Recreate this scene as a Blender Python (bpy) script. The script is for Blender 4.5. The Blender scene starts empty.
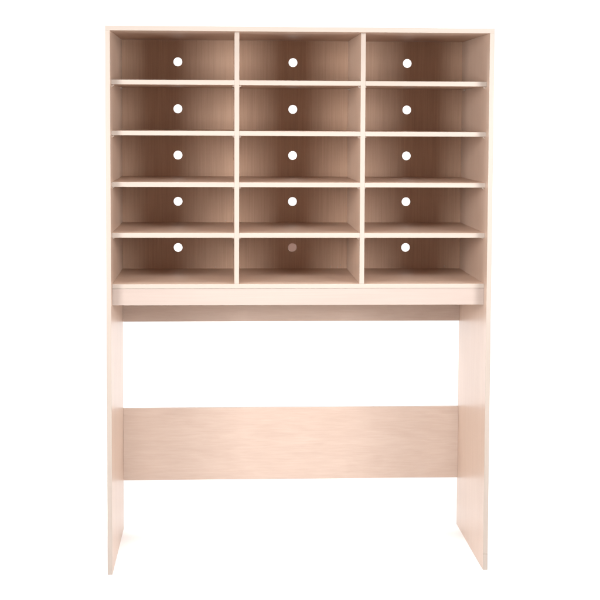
import bpy, bmesh, math, random
from mathutils import Matrix, Vector
random.seed(7)
S = bpy.context.scene
C = S.collection

# ---------------------------------------------------------------- camera
yaw, pitch, roll = -0.0578, -0.0722, -0.0048
cam = bpy.data.cameras.new('camera')
co = bpy.data.objects.new('camera', cam); C.objects.link(co); S.camera = co
cam.sensor_fit = 'HORIZONTAL'; cam.sensor_width = 36
cam.lens = 1483.9 / 600 * 36
cam.shift_x = -9.4 / 600; cam.shift_y = -73.4 / 600
cam.clip_start = .05; cam.clip_end = 100
M = Matrix.Rotation(yaw, 3, 'Z') @ Matrix.Rotation(pitch, 3, 'X') @ Matrix.Rotation(roll, 3, 'Y')
B = Matrix((M.col[0], M.col[2], -M.col[1])).transposed()
co.matrix_world = Matrix.Translation((-0.2417, -4.6638, 1.4506)) @ B.to_4x4()
S.render.resolution_x = S.render.resolution_y = 1024

# ---------------------------------------------------------------- light
S.view_settings.view_transform = 'Standard'; S.view_settings.look = 'None'
S.view_settings.exposure = 0; S.view_settings.gamma = 1
w = bpy.data.worlds.new('World'); S.world = w; w.use_nodes = True
bg = w.node_tree.nodes['Background']
bg.inputs['Color'].default_value = (1, .985, .97, 1); bg.inputs['Strength'].default_value = .23

def area(name, loc, aim, sx, sy, power, col=(1, 1, 1), spread=180):
    l = bpy.data.lights.new(name, 'AREA'); l.shape = 'RECTANGLE'; l.size = sx; l.size_y = sy
    l.energy = power; l.color = col; l.spread = math.radians(spread)
    o = bpy.data.objects.new(name, l); C.objects.link(o); o.location = loc
    o.rotation_euler = (Vector(aim) - Vector(loc)).to_track_quat('-Z', 'Y').to_euler()
    return o
area('key_softbox', (-.1, -3.6, 4.3), (0, 0, 1.0), 3.2, 1.6, 8, (1, .99, .982))
for s in (-1, 1):
    area('side_softbox', (s * 2.08, -2.7, 1.62), (0, 0, 1.5), 1.1, 1.0, 17.5, (1, .99, .982), 62)
    area('backdrop_softbox', (s * 3.6, 1.6, 2.2), (s * .6, 5.0, 1.2), 1.2, 3.0, 56)
area('lower_fill', (-.1, -2.7, 2.45), (0, .22, 0), 2.0, .5, 10.2, (1, .99, .982), 49)  # added fill, evens out the legs, modesty panel and floor under the desk
area('floor_fill', (0, 2.8, 4.6), (0, 2.2, 0), 4.5, 1.6, 95)  # invented lamp, lifts the floor behind the desk to white
area('overhead_fill', (0, -.9, 5.0), (0, -.9, 0), 6.0, 2.6, 215)  # unseen fill added overhead to wash shadows off the floor

# ---------------------------------------------------------------- materials
def mat(name):
    m = bpy.data.materials.new(name); m.use_nodes = True
    return m, m.node_tree.nodes, m.node_tree.links, m.node_tree.nodes['Principled BSDF']

def laminate(name, base, dark, axis, rough=.3, fine=.5, figure=.35, seed=0.0, spec=.5, knots=False):
    """printed maple laminate: pores streaked along `axis`, a slow figure under them"""
    m, n, l, p = mat(name)
    tc = n.new('ShaderNodeTexCoord')
    oi = n.new('ShaderNodeObjectInfo')
    def noise(scale, along, detail, off, dist=0):
        mp = n.new('ShaderNodeMapping'); sc = [scale] * 3; sc['XYZ'.index(axis)] = along
        mp.inputs['Scale'].default_value = sc
        mp.inputs['Location'].default_value = (off + seed, off * 1.7, off * .6)
        no = n.new('ShaderNodeTexNoise'); no.inputs['Scale'].default_value = 1
        no.inputs['Detail'].default_value = detail; no.inputs['Distortion'].default_value = dist
        ad = n.new('ShaderNodeVectorMath'); ad.operation = 'ADD'
        ml = n.new('ShaderNodeVectorMath'); ml.operation = 'SCALE'; ml.inputs[0].default_value = (7.3, 3.1, 5.7)
        l.new(oi.outputs['Random'], ml.inputs['Scale'])
        l.new(tc.outputs['Object'], ad.inputs[0]); l.new(ml.outputs[0], ad.inputs[1])
        l.new(ad.outputs[0], mp.inputs['Vector']); l.new(mp.outputs[0], no.inputs['Vector'])
        return no.outputs['Fac']
    a = noise(190, 16 if knots else 5, 4, 1.0); b = noise(60, 7 if knots else 2, 5, 5.0, .8); c = noise(14, 3.5 if knots else 2.2, 4, 9.0, 2.2 if knots else 1.2)
    def mul(x, k, add=None):
        q = n.new('ShaderNodeMath'); q.operation = 'MULTIPLY_ADD'; l.new(x, q.inputs[0]); q.inputs[1].default_value = k
        if add is None: q.inputs[2].default_value = 0
        else: l.new(add, q.inputs[2])
        return q.outputs[0]
    s = mul(c, figure, mul(b, (1 - fine) * .65, mul(a, fine)))
    tot = fine + (1 - fine) * .65 + figure
    rp = n.new('ShaderNodeValToRGB'); e = rp.color_ramp.elements
    e[0].position = .36; e[0].color = (*dark, 1); e[1].position = .64; e[1].color = (*base, 1)
    q = mul(s, 1 / tot); l.new(q, rp.inputs['Fac'])
    l.new(rp.outputs['Color'], p.inputs['Base Color'])
    r = n.new('ShaderNodeMapRange'); l.new(b, r.inputs['Value'])
    r.inputs['To Min'].default_value = rough - .04; r.inputs['To Max'].default_value = rough + .05
    l.new(r.outputs[0], p.inputs['Roughness'])
    p.inputs['Specular IOR Level'].default_value = spec
    bp = n.new('ShaderNodeBump'); bp.inputs['Strength'].default_value = .025; bp.inputs['Distance'].default_value = .001
    l.new(a, bp.inputs['Height']); l.new(bp.outputs[0], p.inputs['Normal'])
    return m
LB, LD = (.61, .455, .36), (.55, .395, .305)
M_side = laminate('maple_laminate_upright', (.575, .435, .35), (.515, .375, .295), 'Z', .32)
M_div = laminate('maple_laminate_divider', LB, LD, 'Z', .3)
M_shelf = laminate('maple_laminate_shelf', LB, LD, 'X', .45)
M_back = laminate('maple_laminate_back', (.62, .43, .31), (.53, .35, .245), 'Z', .5, fine=.6, figure=.15)
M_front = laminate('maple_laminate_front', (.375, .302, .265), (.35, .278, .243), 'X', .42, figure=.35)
M_modesty = laminate('maple_laminate_modesty', (.475, .368, .308), (.425, .32, .262), 'X', .42, fine=.45, figure=.45, knots=True)
M_band = laminate('pale_edge_band', (.395, .332, .288), (.37, .308, .265), 'X', .35, fine=.2)
M_bandz = laminate('pale_edge_band_upright', (.395, .332, .288), (.37, .308, .265), 'Z', .35, fine=.2)

def plain(name, col, rough, metal=0, var=.06):
    m, n, l, p = mat(name)
    no = n.new('ShaderNodeTexNoise'); no.inputs['Scale'].default_value = 60
    tc = n.new('ShaderNodeTexCoord'); l.new(tc.outputs['Object'], no.inputs['Vector'])
    rp = n.new('ShaderNodeValToRGB'); e = rp.color_ramp.elements
    e[0].color = (*[c * (1 - var) for c in col], 1); e[1].color = (*[min(1, c * (1 + var)) for c in col], 1)
    l.new(no.outputs['Fac'], rp.inputs['Fac']); l.new(rp.outputs['Color'], p.inputs['Base Color'])
    p.inputs['Roughness'].default_value = rough; p.inputs['Metallic'].default_value = metal
    return m
M_white = plain('white_backdrop_paper', (.94, .94, .95), .9, var=.005)
M_pin = plain('beige_plastic_pin', (.55, .46, .40), .4)
M_plug = plain('dusty_pink_film', (.62, .42, .37), .5)
_n, _l = M_plug.node_tree.nodes, M_plug.node_tree.links      # thin film: light from behind glows through
_t = _n.new('ShaderNodeBsdfTranslucent'); _t.inputs['Color'].default_value = (.33, .21, .17, 1)
_m = _n.new('ShaderNodeMixShader'); _m.inputs[0].default_value = .6
_l.new(_n['Principled BSDF'].outputs[0], _m.inputs[1]); _l.new(_t.outputs[0], _m.inputs[2])
_l.new(_m.outputs[0], _n['Material Output'].inputs['Surface'])

# ---------------------------------------------------------------- mesh helpers
def link(name, bm, m, parent=None, smooth=False):
    bmesh.ops.recalc_face_normals(bm, faces=bm.faces)
    me = bpy.data.meshes.new(name); bm.to_mesh(me); bm.free(); me.materials.append(m)
    if smooth:
        for p in me.polygons: p.use_smooth = True
    o = bpy.data.objects.new(name, me); C.objects.link(o); o.parent = parent
    return o
def board(name, x0, x1, y0, y1, z0, z1, m, parent, bev=.0004, band=None, bt=.0012, split=None):
    """a board with its origin at its lower left front corner; band = material of its front edge band (a sub-part)"""
    def bx(nm, a, b, mm, par, origin, sel=None):
        bm = bmesh.new(); bmesh.ops.create_cube(bm, size=1)
        for v in bm.verts:
            v.co = Vector([a[i] if v.co[i] < 0 else b[i] for i in range(3)]) - Vector(origin)
        if bev: bmesh.ops.bevel(bm, geom=bm.edges[:] if sel is None else [e for e in bm.edges if sel(e)], offset=bev, segments=2, affect='EDGES', profile=.5)
        return link(nm, bm, mm, par)
    org = (x0, y0, z0)
    front = y0 + (bt if band else 0)
    # edges that butt the band stay square
    o = bx(name, (x0, front, z0), (x1, y1, z1), m, parent, org,
           (lambda e: not all(abs(v.co.y + y0 - front) < 1e-6 for v in e.verts)) if band else None)
    o.location = org
    if band:
        for a, b in ([(z0, z1)] if split is None else [(z0, split - .0004), (split + .0004, z1)]):
            bx('edge_band', (x0, y0, a), (x1, front, b), band, o, org,
               lambda e: all(abs(v.co.y) < 1e-6 for v in e.verts))
    return o

# ---------------------------------------------------------------- setting: white studio sweep
bm = bmesh.new()
prof = [(-7, 0), (2.6, 0)]
vs = [[bm.verts.new((x, y, z)) for x in (-7, 7)] for y, z in prof]
bm.faces.new((vs[0][0], vs[0][1], vs[1][1], vs[1][0]))
fl = link('floor', bm, M_white); fl['kind'] = 'structure'
bm = bmesh.new(); prof = [(2.6, 0)]
for k in range(1, 25):
    a = math.pi / 2 * k / 24; prof.append((2.6 + 1.6 * math.sin(a), 1.6 - 1.6 * math.cos(a)))
prof.append((4.2, 6))
vs = [[bm.verts.new((x, y, z)) for x in (-7, 7)] for y, z in prof]
for a, b in zip(vs, vs[1:]): bm.faces.new((a[0], a[1], b[1], b[0]))
bd = link('backdrop', bm, M_white, smooth=True); bd['kind'] = 'structure'

# ---------------------------------------------------------------- the sorter desk
W, H, D, T = 1.22, 1.7381, .55, .0148
h = W / 2; R0 = .046                   # shelves sit back from the front edge
ZS = [1.5723, 1.4123, 1.2496, 1.0885]  # shelf tops
ZB, ZA, ZR = .9252, .8578, .7388       # bottom board top, apron bottom, rail bottom
ZM1, ZM0 = .4311, .1733
XD = [-.2005, .1996]
BT = .006; YB = D - BT                 # back panel
root = bpy.data.objects.new('mail_sorter_desk', None); C.objects.link(root)
root.empty_display_size = .2
root['label'] = 'pale maple open-front mail sorter with fifteen pigeonholes above an open knee space, standing on white'
root['category'] = 'mail sorter'

for s in (-1, 1):
    x0, x1 = (-h, -h + T) if s < 0 else (h - T, h)
    board('side_panel', x0, x1, 0, D, 0, H - T - .0001, M_side, root, band=M_bandz,
          split=.053 if s > 0 else None)      # the right band is patched near the foot
board('top_panel', -h, h, 0, D, H - T, H, M_shelf, root, band=M_band)
iL, iR = -h + T + .0002, h - T - .0002
board('bottom_board', iL, iR, R0, YB - .0003, ZB - .0138, ZB, M_shelf, root, band=M_band)
for x in XD:
    board('divider', x - T / 2, x + T / 2, R0, YB - .0003, ZB + .0002, H - T - .0003, M_div, root, band=M_bandz)
bays = [(iL, XD[0] - T / 2 - .0002), (XD[0] + T / 2 + .0002, XD[1] - T / 2 - .0002), (XD[1] + T / 2 + .0002, iR)]

def pin(x, y, z, s, par):
    """shelf support: a peg let into the side with a small tongue under the shelf"""
    bm = bmesh.new()
    bmesh.ops.create_cone(bm, cap_ends=True, segments=20, radius1=.0025, radius2=.0025, depth=.006,
                          matrix=Matrix.Translation((s * .003, 0, -.0025)) @ Matrix.Rotation(math.pi / 2, 4, 'Y'))
    bmesh.ops.create_cone(bm, cap_ends=True, segments=20, radius1=.0036, radius2=.0036, depth=.0016,
                          matrix=Matrix.Translation((s * .0008, 0, -.0042)) @ Matrix.Rotation(math.pi / 2, 4, 'Y'))
    o = link('shelf_pin', bm, M_pin, par); o.location = (x, y, z)
for z in ZS:
    for x0, x1 in bays:
        sh = board('shelf', x0, x1, R0, YB - .0003, z - T, z, M_shelf, root, band=M_band)
        for y in (.03, .43):
            pin(0, y, -.0002, 1, sh); pin(x1 - x0, y, -.0002, -1, sh)
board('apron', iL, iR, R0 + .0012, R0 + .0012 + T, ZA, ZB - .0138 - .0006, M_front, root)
board('back_rail', iL, iR, D - T, D - .0004, ZR, ZB - .0145, M_modesty, root)
board('modesty_panel', iL, iR, D - T, D - .0004, ZM0, ZM1, M_modesty, root)

# back panel with a round cable hole behind every pigeonhole
HR = .0152
bm = bmesh.new()
xe = [iL, XD[0], XD[1], iR]
ze = [H - T - .0003] + [z - T / 2 for z in ZS] + [ZB - .0138]
holes = []
for i in range(3):
    for j in range(5):
        x0, x1 = xe[i], xe[i + 1]; z1, z0 = ze[j], ze[j + 1]
        top = H - T if j == 0 else ZS[j - 1] - T
        cx = (bays[i][0] + bays[i][1]) / 2; cz = (top + (ZS + [ZB])[j]) / 2
        holes.append((cx, cz))
        angs = [2 * math.pi * k / 40 for k in range(40)] + [math.atan2(b - cz, a - cx) % (2 * math.pi) for a in (x0, x1) for b in (z0, z1)]
        angs = sorted(set(round(a, 6) for a in angs))
        rings = []
        for y in (YB, D - .0005):
            inn, out = [], []
            for a in angs:
                c, s = math.cos(a), math.sin(a)
                tx = ((x1 - cx) / c if c > 0 else (x0 - cx) / c) if abs(c) > 1e-9 else 1e9
                tz = ((z1 - cz) / s if s > 0 else (z0 - cz) / s) if abs(s) > 1e-9 else 1e9
                t = min(tx, tz)
                inn.append(bm.verts.new((cx + HR * c, y, cz + HR * s))); out.append(bm.verts.new((cx + t * c, y, cz + t * s)))
            rings.append((inn, out))
        n = len(angs)
        for k in range(n):
            k2 = (k + 1) % n
            (fi, fo), (bi, bo) = rings
            bm.faces.new((fi[k], fi[k2], fo[k2], fo[k]))
            bm.faces.new((bi[k], bo[k], bo[k2], bi[k2]))
            bm.faces.new((fi[k], bi[k], bi[k2], fi[k2]))
bp = link('back_panel', bm, M_back, root)
# nail heads that hold the back panel to the boards, and shelf peg holes high in the left side
def head(x, y, z, rr, par, rot):
    bm = bmesh.new()
    bmesh.ops.create_cone(bm, cap_ends=True, segments=16, radius1=rr, radius2=rr * .7, depth=.0012, matrix=rot)
    o = link('nail_head', bm, M_pin, par); o.location = (x, y, z)
RX = Matrix.Rotation(math.pi / 2, 4, 'X')
for x, z in ((-.27, ZB + .006), (.135, ZB + .007), (.16, ZB + .005), (.54, ZB + .008), (-.235, ZS[3] + .006), (.17, ZB + .012)):
    head(x, YB - .0006, z, .0022, bp, RX)
# the bottom middle hole is closed by a thin film
cx, cz = holes[1 * 5 + 4]
bm = bmesh.new()
bmesh.ops.create_circle(bm, cap_ends=True, segments=48, radius=HR - .0002, matrix=Matrix.Rotation(math.pi / 2, 4, 'X'))
pl = link('hole_cover', bm, M_plug, root); pl.location = (cx, YB + .003, cz)
pl['label'] = 'dusty pink film closing the hole of the bottom middle pigeonhole'
